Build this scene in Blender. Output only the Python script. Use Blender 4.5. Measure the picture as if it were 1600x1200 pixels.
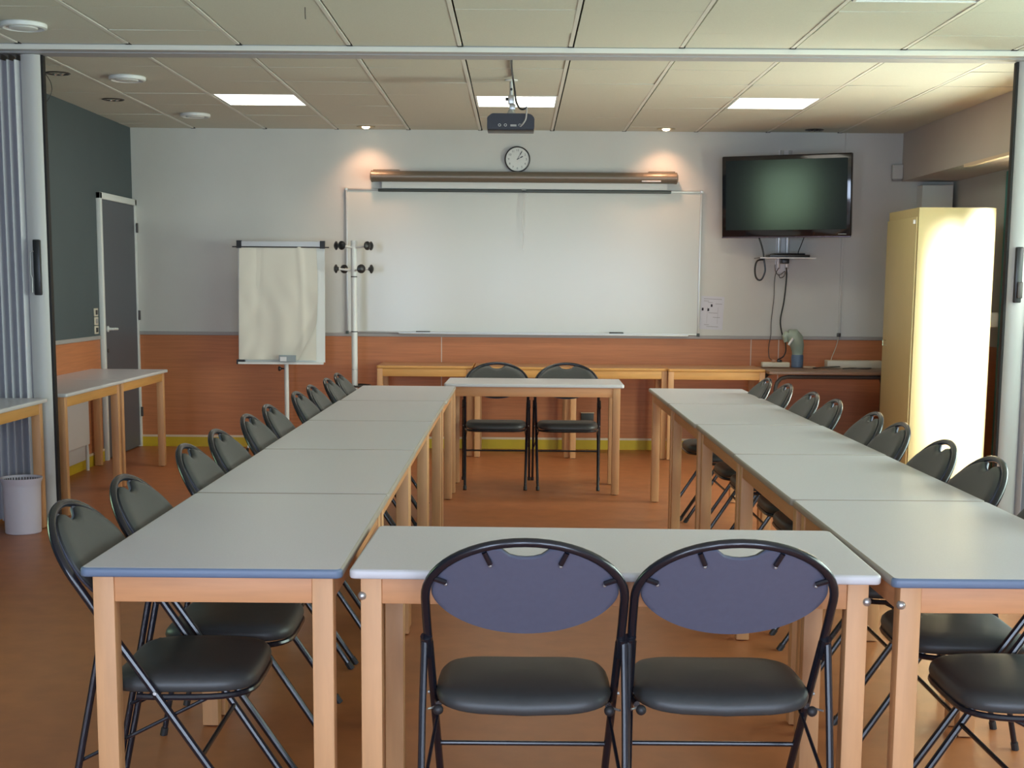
import bpy, bmesh, math, random
from mathutils import Vector, Matrix
random.seed(7)
for o in list(bpy.data.objects): bpy.data.objects.remove(o, do_unlink=True)
scn = bpy.context.scene
col = scn.collection
PI = math.pi

# ------------------------------------------------------------------ camera
YAW, PITCH, ROLL, CAM_Z, FPX, CY = -0.00305, -0.13604, -0.0077, 1.3965, 2168.04, 742.4
def cam_axes():
    cy, sy, cp, sp, cr, sr = (math.cos(YAW), math.sin(YAW), math.cos(PITCH), math.sin(PITCH), math.cos(ROLL), math.sin(ROLL))
    f = Vector((sy*cp, cy*cp, sp)); r = Vector((cy, -sy, 0)); d = f.cross(r)
    return cr*r + sr*d, -sr*r + cr*d, f
r_, d_, f_ = cam_axes()
cam = bpy.data.cameras.new('camera')
cam_ob = bpy.data.objects.new('camera', cam); col.objects.link(cam_ob)
m = Matrix((r_, -d_, -f_)).transposed().to_4x4(); m.translation = (0, 0, CAM_Z)
cam_ob.matrix_world = m
cam.sensor_fit = 'HORIZONTAL'; cam.sensor_width = 36; cam.lens = FPX/1600*36
cam.shift_y = (CY-600)/1600; cam.clip_start = .05; cam.clip_end = 200
scn.camera = cam_ob

# ------------------------------------------------------------------ world and daylight
w = bpy.data.worlds.new('world'); scn.world = w; w.use_nodes = True
bg = w.node_tree.nodes['Background']; bg.inputs[0].default_value = (.62, .78, .95, 1); bg.inputs[1].default_value = 1.0
scn.view_settings.view_transform = 'Standard'; scn.view_settings.look = 'None'
scn.view_settings.exposure = .98; scn.view_settings.gamma = 1; scn.view_settings.use_curve_mapping = False

def area(name, loc, direction, sx, sy, power, color):
    l = bpy.data.lights.new(name, 'AREA'); l.shape = 'RECTANGLE'; l.size = sx; l.size_y = sy; l.energy = power; l.color = color
    o = bpy.data.objects.new(name, l); col.objects.link(o); o.location = loc
    o.rotation_euler = Vector(direction).to_track_quat('-Z', 'Y').to_euler()
    return o
# daylight entering through the window openings of the facade on the right and of the rear wall
area('daylight_back_window', (3.84, 8.68, .98), (-1, 0, 0), 1.05, 1.5, 68, (.93, 1.0, .86))
area('daylight_front_window', (3.84, 4.7, 1.55), (-1, 0, .22), 4.8, 1.3, 92, (.80, 1.0, .84))
area('daylight_left_window', (-3.43, 4.75, 1.2), (1, 0, 0), 1.3, .9, 7, (.58, 1.0, .36))
for _x, _w in ((-2.1, 1.1), (-.20, .75), (1.08, .70), (2.2, .8)):
    area('daylight_rear_window', (_x, -1.97, 1.15), (0, 1, 0), _w, 2.0, 53*_w, (.64, .77, 1.0))
# added lamp outside the back window, standing in for low sun on the cabinet
_s = area('sun_stand_in_back_window', (4.82, 5.6, 2.95), (-1.67, 4.4, -1.75), 0.5, .5, 160, (1.0, .97, .93)); _s.data.spread = math.radians(34)

# ------------------------------------------------------------------ materials
MATS = {}
def nodes(name):
    m = bpy.data.materials.new(name); m.use_nodes = True; MATS[name] = m
    nt = m.node_tree; return m, nt, nt.nodes['Principled BSDF']
def mat(name, c, rough=.5, metal=0, spec=.5, noise=0, nscale=20, bump=0, bscale=200, stretch=(1, 1, 1), coat=0):
    m, nt, b = nodes(name)
    b.inputs['Base Color'].default_value = (*c, 1); b.inputs['Roughness'].default_value = rough
    b.inputs['Metallic'].default_value = metal; b.inputs['Specular IOR Level'].default_value = spec
    b.inputs['Coat Weight'].default_value = coat
    tc = nt.nodes.new('ShaderNodeTexCoord'); mp = nt.nodes.new('ShaderNodeMapping'); mp.inputs['Scale'].default_value = stretch
    nt.links.new(tc.outputs['Object'], mp.inputs['Vector'])
    if noise:
        n = nt.nodes.new('ShaderNodeTexNoise'); n.inputs['Scale'].default_value = nscale; n.inputs['Detail'].default_value = 4
        nt.links.new(mp.outputs[0], n.inputs['Vector'])
        cr = nt.nodes.new('ShaderNodeValToRGB'); e = cr.color_ramp.elements
        e[0].position = .3; e[1].position = .7
        e[0].color = (*[x*(1-noise) for x in c], 1); e[1].color = (*[min(1, x*(1+noise)) for x in c], 1)
        nt.links.new(n.outputs['Fac'], cr.inputs['Fac']); nt.links.new(cr.outputs['Color'], b.inputs['Base Color'])
    if bump:
        n2 = nt.nodes.new('ShaderNodeTexNoise'); n2.inputs['Scale'].default_value = bscale
        nt.links.new(mp.outputs[0], n2.inputs['Vector'])
        bp = nt.nodes.new('ShaderNodeBump'); bp.inputs['Strength'].default_value = bump; bp.inputs['Distance'].default_value = .002
        nt.links.new(n2.outputs['Fac'], bp.inputs['Height']); nt.links.new(bp.outputs[0], b.inputs['Normal'])
    return m
def emis(name, c, s):
    m, nt, b = nodes(name)
    b.inputs['Base Color'].default_value = (.8, .8, .8, 1)
    b.inputs['Emission Color'].default_value = (*c, 1); b.inputs['Emission Strength'].default_value = s
    return m
M_WALL = mat('white_wall_paint', (.60, .60, .57), .75, noise=.02, nscale=3, bump=.25, bscale=90)
M_TEAL = mat('grey_blue_wall_paint', (.070, .092, .100), .7, noise=.03, nscale=3, bump=.25, bscale=90)
M_SOFFIT = mat('soffit_paint', (.55, .50, .46), .75, noise=.02, nscale=3)
M_CEIL = mat('mineral_fibre_tile', (.615, .61, .525), .9, noise=.04, nscale=160, bump=.3, bscale=300)
M_TBAR = mat('ceiling_grid_metal', (.74, .73, .67), .5)
M_GAP = mat('dark_gap', (.03, .03, .028), .9)
M_FLOOR = mat('orange_brown_linoleum', (.430, .150, .055), .38, noise=.10, nscale=9, bump=.05, bscale=60, spec=.45)
M_PANEL = mat('orange_wood_laminate', (.50, .182, .072), .5, noise=.10, nscale=6, stretch=(.5, .5, 12))
M_JOINT = mat('pale_joint', (.62, .50, .42), .6)
M_RAIL = mat('grey_chair_rail', (.36, .34, .33), .5)
M_YELLOW = mat('yellow_skirting', (.60, .42, .02), .5, noise=.05, nscale=10)
M_CREAM = mat('cream_skirting_cap', (.72, .58, .42), .5)
M_DOOR = mat('grey_door_paint', (.090, .098, .118), .5)
M_WHITE = mat('white_paint_gloss', (.72, .74, .72), .4)
M_PLAST = mat('white_plastic', (.74, .74, .75), .45)
M_CREAMP = mat('cream_plastic', (.62, .56, .45), .45)
M_TOP = mat('grey_laminate_tabletop', (.65, .625, .675), .33, noise=.035, nscale=230, bump=.05, bscale=150, spec=.5)  # lavender lean of the grey is a reflection put into the base colour
M_EDGEB = mat('blue_grey_edge_band', (.135, .185, .275), .45)
M_EDGEW = mat('pale_edge_band', (.60, .59, .60), .4)
M_EDGEP = mat('beige_edge_band', (.36, .31, .27), .45)
M_WOODG = mat('beech_wood', (.62, .33, .15), .5, noise=.09, nscale=5, stretch=(6, 6, .7), bump=.04, bscale=40)
M_WOODH = mat('beech_wood_rail', (.60, .285, .125), .5, noise=.09, nscale=5, stretch=(.7, .7, 8), bump=.04, bscale=40)
M_BTOP = mat('beech_laminate_tabletop', (.50, .27, .14), .4, noise=.06, nscale=6, stretch=(.6, 8, 8))
M_YWOOD = mat('honey_wood', (.66, .34, .10), .5, noise=.08, nscale=5, stretch=(.7, .7, 8))
M_DTOP = mat('dark_laminate_tabletop', (.22, .13, .08), .35, noise=.1, nscale=8)
M_DMET = mat('dark_grey_metal', (.07, .06, .055), .4, metal=.3)
M_BLACKT = mat('black_enamel_tube', (.012, .012, .018), .22, spec=.6)
M_VINYL = mat('black_vinyl', (.050, .052, .052), .42, noise=.04, nscale=60, bump=.15, bscale=500, spec=.45)
M_BACKP = mat('dark_grey_plastic_shell', (.108, .117, .168), .48, noise=.03, nscale=60, bump=.08, bscale=500)  # blue in the base colour stands in for reflected skylight
M_RUB = mat('black_rubber', (.02, .02, .022), .5)
M_CHROME = mat('chrome', (.75, .75, .75), .2, metal=1)
M_STEEL = mat('brushed_steel', (.50, .50, .49), .35, metal=.8)
M_ALU = mat('aluminium', (.55, .56, .55), .4, metal=.6)
M_BLACK = mat('black_plastic', (.015, .015, .017), .35)
M_SCREEN = mat('tv_glass', (.012, .014, .018), .13, spec=.6)
M_TVB = mat('gloss_black_bezel', (.008, .008, .012), .08, spec=.7)
M_WB = mat('whiteboard_enamel', (.60, .61, .56), .20, noise=.01, nscale=2, spec=.45)
M_BRONZE = mat('bronze_screen_case', (.20, .165, .125), .38, metal=.35)
M_DBAR = mat('dark_grey_bar', (.06, .07, .065), .45)
M_FABRIC = mat('screen_fabric', (.70, .71, .68), .8)
M_PAPER = mat('flipchart_paper', (.70, .68, .60), .8, noise=.02, nscale=5)
M_PAPER2 = mat('sheet_paper', (.60, .60, .66), .8)
M_INK = mat('grey_ink', (.30, .29, .32), .8)
M_INKD = mat('dark_ink', (.03, .025, .035), .8)
M_CUP = mat('cream_metal_cabinet', (.50, .42, .21), .42, noise=.02, nscale=6, spec=.4)
M_ACC = mat('accordion_vinyl', (.50, .50, .53), .5, noise=.02, nscale=10, spec=.4)
M_POST = mat('partition_post_paint', (.50, .49, .47), .45)
M_SEAL = mat('black_brush_seal', (.012, .010, .010), .7)
M_TRACK = mat('grey_track_metal', (.40, .40, .42), .45)
M_TEALG = mat('teal_window_frame', (.05, .30, .28), .4)
M_PROJ = mat('navy_black_casing', (.007, .008, .014), .35)
M_GREEN = mat('sage_green_plastic', (.33, .40, .33), .5)
M_BLUEP = mat('slate_blue_plastic', (.10, .15, .24), .5)
M_BIN = mat('white_bin_plastic', (.70, .66, .74), .45)
M_BRASS = mat('brass_trim', (.40, .33, .2), .35, metal=.7)
M_LIGHT = emis('lit_diffuser', (1.0, .95, .80), 5.0)
M_BULB = emis('lit_halogen', (1.0, .80, .55), 6)
M_GLASS, _nt, _b = nodes('window_glass'); _b.inputs['Roughness'].default_value = .02; _b.inputs['Base Color'].default_value = (.8, .95, .9, 1); _b.inputs['Metallic'].default_value = 1
_tr = _nt.nodes.new('ShaderNodeBsdfTransparent'); _mx = _nt.nodes.new('ShaderNodeMixShader'); _mx.inputs[0].default_value = .06
_nt.links.new(_tr.outputs[0], _mx.inputs[1]); _nt.links.new(_b.outputs[0], _mx.inputs[2]); _nt.links.new(_mx.outputs[0], _nt.nodes['Material Output'].inputs['Surface'])
M_GRASS = mat('lawn', (.08, .22, .04), .9, noise=.2, nscale=3)

# ------------------------------------------------------------------ mesh helpers
def B(): return bmesh.new()
def add_box(bm, x0, x1, y0, y1, z0, z1, bev=0, seg=2, mi=0):
    vs = [bm.verts.new((x, y, z)) for z in (z0, z1) for y in (y0, y1) for x in (x0, x1)]
    fs = [bm.faces.new([vs[i] for i in q]) for q in ((0, 2, 3, 1), (4, 5, 7, 6), (0, 1, 5, 4), (2, 6, 7, 3), (0, 4, 6, 2), (1, 3, 7, 5))]
    for f in fs: f.material_index = mi
    if bev:
        es = list({e for f in fs for e in f.edges})
        r = bmesh.ops.bevel(bm, geom=es, offset=bev, segments=seg, affect='EDGES', profile=.5)
        for f in r['faces']: f.material_index = mi
    return vs
def add_tube(bm, pts, r, n=10, closed=False, caps=True, radii=None):
    P = [Vector(p) for p in pts]; N = len(P); rings = []
    prev = None
    for i, p in enumerate(P):
        if closed: t = (P[(i+1) % N]-P[i-1]).normalized()
        elif i == 0: t = (P[1]-P[0]).normalized()
        elif i == N-1: t = (P[-1]-P[-2]).normalized()
        else: t = ((P[i+1]-P[i]).normalized()+(P[i]-P[i-1]).normalized()).normalized()
        if prev is None:
            a = Vector((0, 0, 1)) if abs(t.z) < .9 else Vector((1, 0, 0)); u = t.cross(a).normalized()
        else:
            u = (prev-t*prev.dot(t)).normalized()
        prev = u; v = t.cross(u)
        rr = radii[i] if radii else r
        rings.append([bm.verts.new(p+u*rr*math.cos(2*PI*k/n)+v*rr*math.sin(2*PI*k/n)) for k in range(n)])
    for i in range(N if closed else N-1):
        a, b = rings[i], rings[(i+1) % N]
        for k in range(n): bm.faces.new((a[k], a[(k+1) % n], b[(k+1) % n], b[k]))
    if caps and not closed: bm.faces.new(rings[0][::-1]); bm.faces.new(rings[-1])
def add_lathe(bm, prof, cx, cy, n=24, axis='z', cz=0):
    rings = []
    for r, h in prof:
        ring = []
        for k in range(n):
            a = 2*PI*k/n; c_, s_ = r*math.cos(a), r*math.sin(a)
            if axis == 'z': p = (cx+c_, cy+s_, cz+h)
            elif axis == 'y': p = (cx+c_, cy+h, cz+s_)
            else: p = (cx+h, cy+c_, cz+s_)
            ring.append(bm.verts.new(p))
        rings.append(ring)
    for a, b in zip(rings, rings[1:]):
        for k in range(n): bm.faces.new((a[k], a[(k+1) % n], b[(k+1) % n], b[k]))
    bm.faces.new(rings[0][::-1]); bm.faces.new(rings[-1])
def add_sphere(bm, c, r, seg=14, scale=(1, 1, 1)):
    bmesh.ops.create_uvsphere(bm, u_segments=seg, v_segments=max(6, seg//2+2), radius=r, matrix=Matrix.Translation(c) @ Matrix.Diagonal((*scale, 1)))
def add_prism(bm, outline, y0, y1, f=None):
    """outline of (a, b) points extruded; f maps (a, b, h) to a point"""
    f = f or (lambda a, b, h: (a, h, b))
    lo = [bm.verts.new(f(a, b, y0)) for a, b in outline]; hi = [bm.verts.new(f(a, b, y1)) for a, b in outline]
    n = len(outline)
    for i in range(n): bm.faces.new((lo[i], lo[(i+1) % n], hi[(i+1) % n], hi[i]))
    bm.faces.new(lo[::-1]); bm.faces.new(hi)
def obj(name, bm, mats, parent=None, smooth=True, loc=None, angle=35):
    bmesh.ops.recalc_face_normals(bm, faces=bm.faces[:])
    me = bpy.data.meshes.new(name); bm.to_mesh(me); bm.free()
    for m_ in (mats if isinstance(mats, (list, tuple)) else [mats]): me.materials.append(m_)
    if smooth:
        me.polygons.foreach_set('use_smooth', [True]*len(me.polygons)); me.set_sharp_from_angle(angle=math.radians(angle))
    o = bpy.data.objects.new(name, me); col.objects.link(o)
    if parent: o.parent = parent
    if loc: o.location = loc
    return o
def tag(o, label, cat, group=None, kind=None):
    o['label'] = label; o['category'] = cat
    if group: o['group'] = group
    if kind: o['kind'] = kind
    return o
def thing(name, label, cat, loc=(0, 0, 0), rotz=0, group=None):
    o = bpy.data.objects.new(name, None); col.objects.link(o); o.location = loc; o.rotation_euler = (0, 0, rotz)
    o.empty_display_size = .1
    return tag(o, label, cat, group)
def struct(name, bm, mats, label=None, parent=None, smooth=False):
    o = obj(name, bm, mats, parent, smooth)
    if not parent: o['kind'] = 'structure'
    if label: o['label'] = label
    return o
def dup(root, loc, rotz, label, group):
    r = root.copy(); col.objects.link(r); r.location = loc; r.rotation_euler = (0, 0, rotz)
    r['label'] = label; r['group'] = group
    for ch in list(root.children):
        c = ch.copy(); col.objects.link(c); c.parent = r
        for g in ch.children:
            d = g.copy(); col.objects.link(d); d.parent = c
    return r
def text_mesh(s, size, name='txt'):
    cu = bpy.data.curves.new(name, 'FONT'); cu.body = s; cu.size = size; cu.align_x = 'CENTER'; cu.align_y = 'CENTER'; cu.extrude = .0004
    o = bpy.data.objects.new(name, cu); col.objects.link(o)
    me = bpy.data.meshes.new_from_object(o.evaluated_get(bpy.context.evaluated_depsgraph_get()))
    bpy.data.objects.remove(o, do_unlink=True); bpy.data.curves.remove(cu)
    return me

# ------------------------------------------------------------------ room shell
YW, HC, XL, XR, XF, YR = 11.88, 2.678, -3.253, 3.212, 3.65, -1.8
SX, RY = -.3217, 12.1411
bm = B(); add_box(bm, XL-.2, XF+.25, YR-.2, YW+.2, -.15, 0); struct('floor', bm, M_FLOOR, 'orange brown linoleum floor')
# back wall
bm = B(); add_box(bm, XL-.2, XF+.2, YW, YW+.15, 0, HC+.2); struct('wall_back', bm, M_WALL, 'white painted back wall')
bm = B(); add_box(bm, XL, XF, YW-.006, YW, .10, .955); wb_ = struct('trim_1', bm, M_PANEL, 'orange wood panelling on the back wall')
bm = B()
for x in (-.646, 1.992, 2.227): add_box(bm, x-.004, x+.004, YW-.008, YW-.005, .10, .955)
struct('trim_2', bm, M_JOINT, 'pale joints between the wood panels of the back wall')
bm = B(); add_box(bm, XL, XF, YW-.016, YW, .955, .985, .004); struct('trim_3', bm, M_RAIL, 'grey rail above the back wall panelling')
bm = B(); add_box(bm, XL+.001, XF, YW-.014, YW, 0, .082); struct('baseboard_back', bm, M_YELLOW, 'yellow skirting board of the back wall')
bm = B(); add_box(bm, XL+.001, XF, YW-.016, YW, .082, .10); struct('trim_4', bm, M_CREAM, 'cream cap of the back skirting')
# left wall: lower grey-blue paint, wood panels below
bm = B(); add_box(bm, XL-.15, XL, YR, 4.1, 0, HC+.2); add_box(bm, XL-.15, XL, 5.4, YW, 0, HC+.2); add_box(bm, XL-.15, XL, 4.1, 5.4, 0, .75); add_box(bm, XL-.15, XL, 4.1, 5.4, 1.65, HC+.2); struct('wall_left', bm, M_TEAL, 'dark grey-blue left wall')
bm = B(); add_box(bm, XL, XL+.006, 8.1, 10.83, .10, .955); struct('trim_5', bm, M_PANEL, 'orange wood panelling on the left wall')
bm = B(); add_box(bm, XL, XL+.016, 8.1, 10.83, .955, .985, .004); struct('trim_6', bm, M_RAIL, 'grey rail above the left wall panelling')
bm = B(); add_box(bm, XL, XL+.014, YR, 10.83, 0, .082); struct('baseboard_left', bm, M_YELLOW, 'yellow skirting board of the left wall')
bm = B(); add_box(bm, XL, XL+.016, YR, 10.83, .082, .10); struct('trim_7', bm, M_CREAM, 'cream cap of the left skirting')
# rear wall with tall windows
bm = B(); add_box(bm, XL, XF+.2, YR-.15, YR, 2.2, HC+.2); add_box(bm, XL, XF+.2, YR-.15, YR, 0, .1)
RW = [(-2.7, -1.5), (-.60, .20), (.70, 1.46), (1.76, 2.64)]
_e = [XL]+[v for a in RW for v in a]+[XF+.2]
for k in range(0, len(_e), 2): add_box(bm, _e[k], _e[k+1], YR-.15, YR, .1, 2.2)
struct('wall_rear', bm, M_WALL)
def window(name, plane, a0, a1, z0, z1, n, m_, at):
    fb = B(); gb = B(); t = .05
    def bx_(b_, p0, p1, q0, q1, d0, d1):
        if plane == 'x': add_box(b_, at+d0, at+d1, p0, p1, q0, q1)
        else: add_box(b_, p0, p1, at+d0, at+d1, q0, q1)
    bx_(fb, a0, a1, z0, z0+t, -.03, .03); bx_(fb, a0, a1, z1-t, z1, -.03, .03)
    for i in range(n+1):
        c = a0+(a1-a0)*i/n; c = min(max(c, a0+t/2), a1-t/2); bx_(fb, c-t/2, c+t/2, z0+t, z1-t, -.03, .03)
    bx_(gb, a0+t, a1-t, z0+t, z1-t, -.003, .003)
    f = struct(name, fb, m_); g = obj('pane', gb, M_GLASS, f, False); return f
for _k, _a in enumerate(RW): window('window_%d' % (_k+3), 'y', _a[0], _a[1], .1, 2.2, 1, M_WHITE, YR-.02)
window('window_7', 'x', 4.1, 5.4, .75, 1.65, 1, M_WHITE, XL-.03)
# right facade (windows), soffit above
bm = B()
add_box(bm, XF, XF+.15, YR, YW, 2.25, HC+.2); add_box(bm, XF, XF+.15, 9.20, YW, 0, 2.25)
add_box(bm, XF, XF+.15, 7.25, 8.15, 0, 2.25); add_box(bm, XF, XF+.15, YR, 2.2, 0, 2.25)
add_box(bm, XF, XF+.15, 2.2, 7.25, 0, .85); add_box(bm, XF, XF+.15, 8.15, 9.20, 0, .12)
struct('wall_right', bm, M_WALL, 'white facade wall on the right with window openings')
bm = B(); add_box(bm, XF-.006, XF, 9.95, YW, .10, .955); struct('trim_8', bm, M_PANEL, 'orange wood panelling on the right wall')
bm = B(); add_box(bm, XR, XF, 8.05, YW, 2.283, HC+.2); struct('trim_9', bm, M_SOFFIT, 'boxed soffit above the windows on the right')
bm = B(); add_box(bm, XR-.012, XR+.03, 8.06, 10.2, 2.262, 2.284); struct('trim_10', bm, M_CREAM, 'pale edge strip under the soffit')
window('window_1', 'x', 8.15, 9.20, .12, 2.25, 2, M_TEALG, XF+.05)
window('window_2', 'x', 2.2, 7.25, .85, 2.25, 4, M_TEALG, XF+.05)
bm = B(); add_box(bm, 3.604, XF, 10.42, 10.48, 0, 2.26, .005); struct('trim_11', bm, M_TEALG, 'teal window jamb behind the cabinet')
bm = B(); add_box(bm, 3.345, 3.60, YW-.16, YW, .98, 2.245, .004); struct('trim_12', bm, M_WHITE, 'white pipe casing in the back right corner')
# ground outside
bm = B(); add_box(bm, XF+.2, 30, -20, 30, -.3, -.2); struct('ground', bm, M_GRASS, 'lawn outside the windows')

# ceiling: tiles (one continuous structure), grid bars, backing
LP = (-3, 0, 3)
bm = B()
kx0, kx1 = -5, 6; ky0, ky1 = -24, 0
rnd = random.Random(3)
for i in range(kx0, kx1):
    x0 = max(SX+.6*i+.017, XL+.001); x1 = min(SX+.6*(i+1)-.013, XF)
    if x1 <= x0: continue
    for j in range(ky0, ky1+1):
        if j == -4 and i in LP: continue
        y0 = RY+.6*j+.0024-.6; y1 = RY+.6*(j+1)-.0024-.6
        y0 += .6; y1 += .6
        if y0 > YW: continue
        y1 = min(y1, YW-.002)
        if y0 < YR: continue
        dz = [rnd.uniform(-.0028, .0022) for _ in range(4)]
        vs = add_box(bm, x0, x1, y0, y1, HC, HC+.012)
        for v, d in zip(vs[:4], dz): v.co.z += d
struct('ceiling', bm, M_CEIL, 'suspended ceiling of off-white mineral tiles')
bm = B()
for i in range(kx0, kx1+1):
    x = SX+.6*i
    if x < XL+.03 or x > XF: continue
    add_box(bm, x-.013, x+.007, YR, YW-.03, HC-.003, HC+.02)
struct('trim_13', bm, M_TBAR, 'metal grid bars of the ceiling')
bm = B(); add_box(bm, XL-.1, XF+.1, YR-.1, YW, HC+.09, HC+.2)
for i in range(kx0+1, kx1):
    x = SX+.6*i
    if x > XL+.03: add_box(bm, x-.016, x+.016, 7.74, 7.774, HC-.0035, HC+.01); add_box(bm, x-.018, x+.016, YW-.03, YW-.0005, HC-.0035, HC+.01)
struct('trim_14', bm, M_GAP)
# partition track across the ceiling
bm = B(); add_box(bm, XL, XF, 7.775, 8.03, HC-.030, HC+.003, .003)
add_box(bm, XL, XF, 7.86, 7.95, HC-.034, HC-.029)
struct('trim_15', bm, M_TRACK, 'grey ceiling track of the folding partition')
bm = B(); add_box(bm, XL+.001, 3.65, 7.768, 7.776, HC-.031, HC-.004, .002); struct('trim_16', bm, M_TBAR, 'pale lip of the partition track')

# door
dr = B(); add_box(dr, XL, XL+.022, 10.90, 11.84, .012, 2.035, .002)
door = struct('door_1', dr, M_DOOR, 'dark grey door beside the back left corner')
fb = B()
add_box(fb, XL, XL+.035, 10.852, 10.90, 0, 2.085, .003); add_box(fb, XL, XL+.035, 11.84, 11.878, 0, 2.085, .003); add_box(fb, XL, XL+.035, 10.852, 11.878, 2.035, 2.085, .003)
obj('door_frame', fb, M_WHITE, door)
hb = B(); add_lathe(hb, [(.024, 0), (.024, .008), (.012, .012), (.010, .045)], XL+.022, 10.98, 16, 'x', 1.03)
add_tube(hb, [(XL+.065, 10.98, 1.03), (XL+.068, 11.02, 1.03), (XL+.066, 11.10, 1.027)], .010)
obj('door_handle', hb, M_WHITE, door)
hb = B(); add_lathe(hb, [(.016, 0), (.016, .006)], XL+.022, 10.975, 12, 'x', .86); obj('lock', hb, M_DMET, door)
for z in (1.85, 1.12, .3):
    hb = B(); add_tube(hb, [(XL+.045, 11.842, z-.04), (XL+.045, 11.842, z+.04)], .009); obj('hinge', hb, M_DMET, door)

# ------------------------------------------------------------------ folding partition
def partition(name, label, xa, xb, s, handle_z):
    # s = +1: stack on the left (leading edge at xb, towards the room), s = -1: on the right (leading edge at xa)
    t = thing(name, label, 'folding partition', ((xa+xb)/2, 7.95, 0), 0, 'folding partition stacks')
    ox = (xa+xb)/2; yc = 0
    lead = xb if s > 0 else xa
    seal = B(); x0, x1 = sorted((lead, lead-s*.014)); add_box(seal, x0-ox, x1-ox, -.022, .022, .01, HC-.036, .003); obj('edge_seal', seal, M_SEAL, t)
    p0 = lead-s*.014; pb = B()
    prof = [(0, -.024), (.012, -.038), (.040, -.050), (.085, -.050), (.105, -.036), (.105, .036), (.085, .050), (.040, .050), (.012, .038), (0, .024)]
    out = [(p0-s*a-ox, b) for a, b in prof]
    add_prism(pb, out, .02, HC-.036, lambda a, b, h: (a, b, h)); obj('lead_post', pb, M_POST, t)
    fx = p0-s*.105; end = xa if s > 0 else xb; n = int(abs(end-fx)/.021)
    step = (end-fx)/n; a_ = []; 
    for i in range(n+1):
        a_.append((fx+step*i-ox, -.085 if i % 2 else -.02))
    ab = B()
    # rounded pleats
    pts = []
    sub = 6
    for i in range(n*sub+1):
        u = i/sub; x = fx+step*u-ox; ph = math.cos(PI*u)
        yy = -.048-.030*(-ph if False else math.copysign(abs(ph)**.8, -ph))
        pts.append((x, yy))
    outl = pts+[(x, yy+.006) for x, yy in reversed(pts)]
    for k in range(len(pts)-1):
        (xa_, ya_), (xb_, yb_) = pts[k], pts[k+1]
        v = [ab.verts.new((xa_, ya_, .03)), ab.verts.new((xb_, yb_, .03)), ab.verts.new((xb_, yb_, HC-.07)), ab.verts.new((xa_, ya_, HC-.07))]
        ab.faces.new(v)
    for k in range(len(pts)-1):
        (xa_, ya_), (xb_, yb_) = pts[k], pts[k+1]
        v = [ab.verts.new((xa_, -ya_, .03)), ab.verts.new((xb_, -yb_, .03)), ab.verts.new((xb_, -yb_, HC-.07)), ab.verts.new((xa_, -ya_, HC-.07))]
        ab.faces.new(v)
    bmesh.ops.remove_doubles(ab, verts=ab.verts[:], dist=.0005)
    obj('accordion_folds', ab, M_ACC, t, angle=80)
    hb = B(); hx = p0-s*.045-ox
    # hanging carriers between track and folds
    cb = B()
    for i in range(1, n, 2):
        x = fx+step*i-ox; add_box(cb, x-.003, x+.003, -.05, .05, HC-.075, HC-.036)
    obj('carrier', cb, M_DMET, t)
    add_box(hb, hx-.020, hx+.020, -.078, -.048, handle_z-.155, handle_z+.155, .006)
    h = obj('pull_handle', hb, M_BLACK, t)
    lb = B()
    if s > 0:
        add_tube(lb, [(hx-.014, -.080, handle_z+.09), (hx-.032, -.084, handle_z+.085), (hx-.034, -.082, handle_z-.04), (hx-.026, -.082, handle_z-.06), (hx-.028, -.082, handle_z-.14)], .004)
        obj('latch', lb, M_STEEL, h)
    else:
        add_box(lb, hx-.008, hx+.020, -.094, -.076, handle_z-.13, handle_z-.04, .004); obj('latch', lb, M_DMET, h)
    return t
partition('folding_partition', 'white accordion partition folded up at the left wall, black pull handle on its post', XL+.005, -2.645, 1, 1.475)
partition('folding_partition', 'white accordion partition folded up at the right edge beside the cabinet', 2.752, XF-.005, -1, 1.475)

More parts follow.
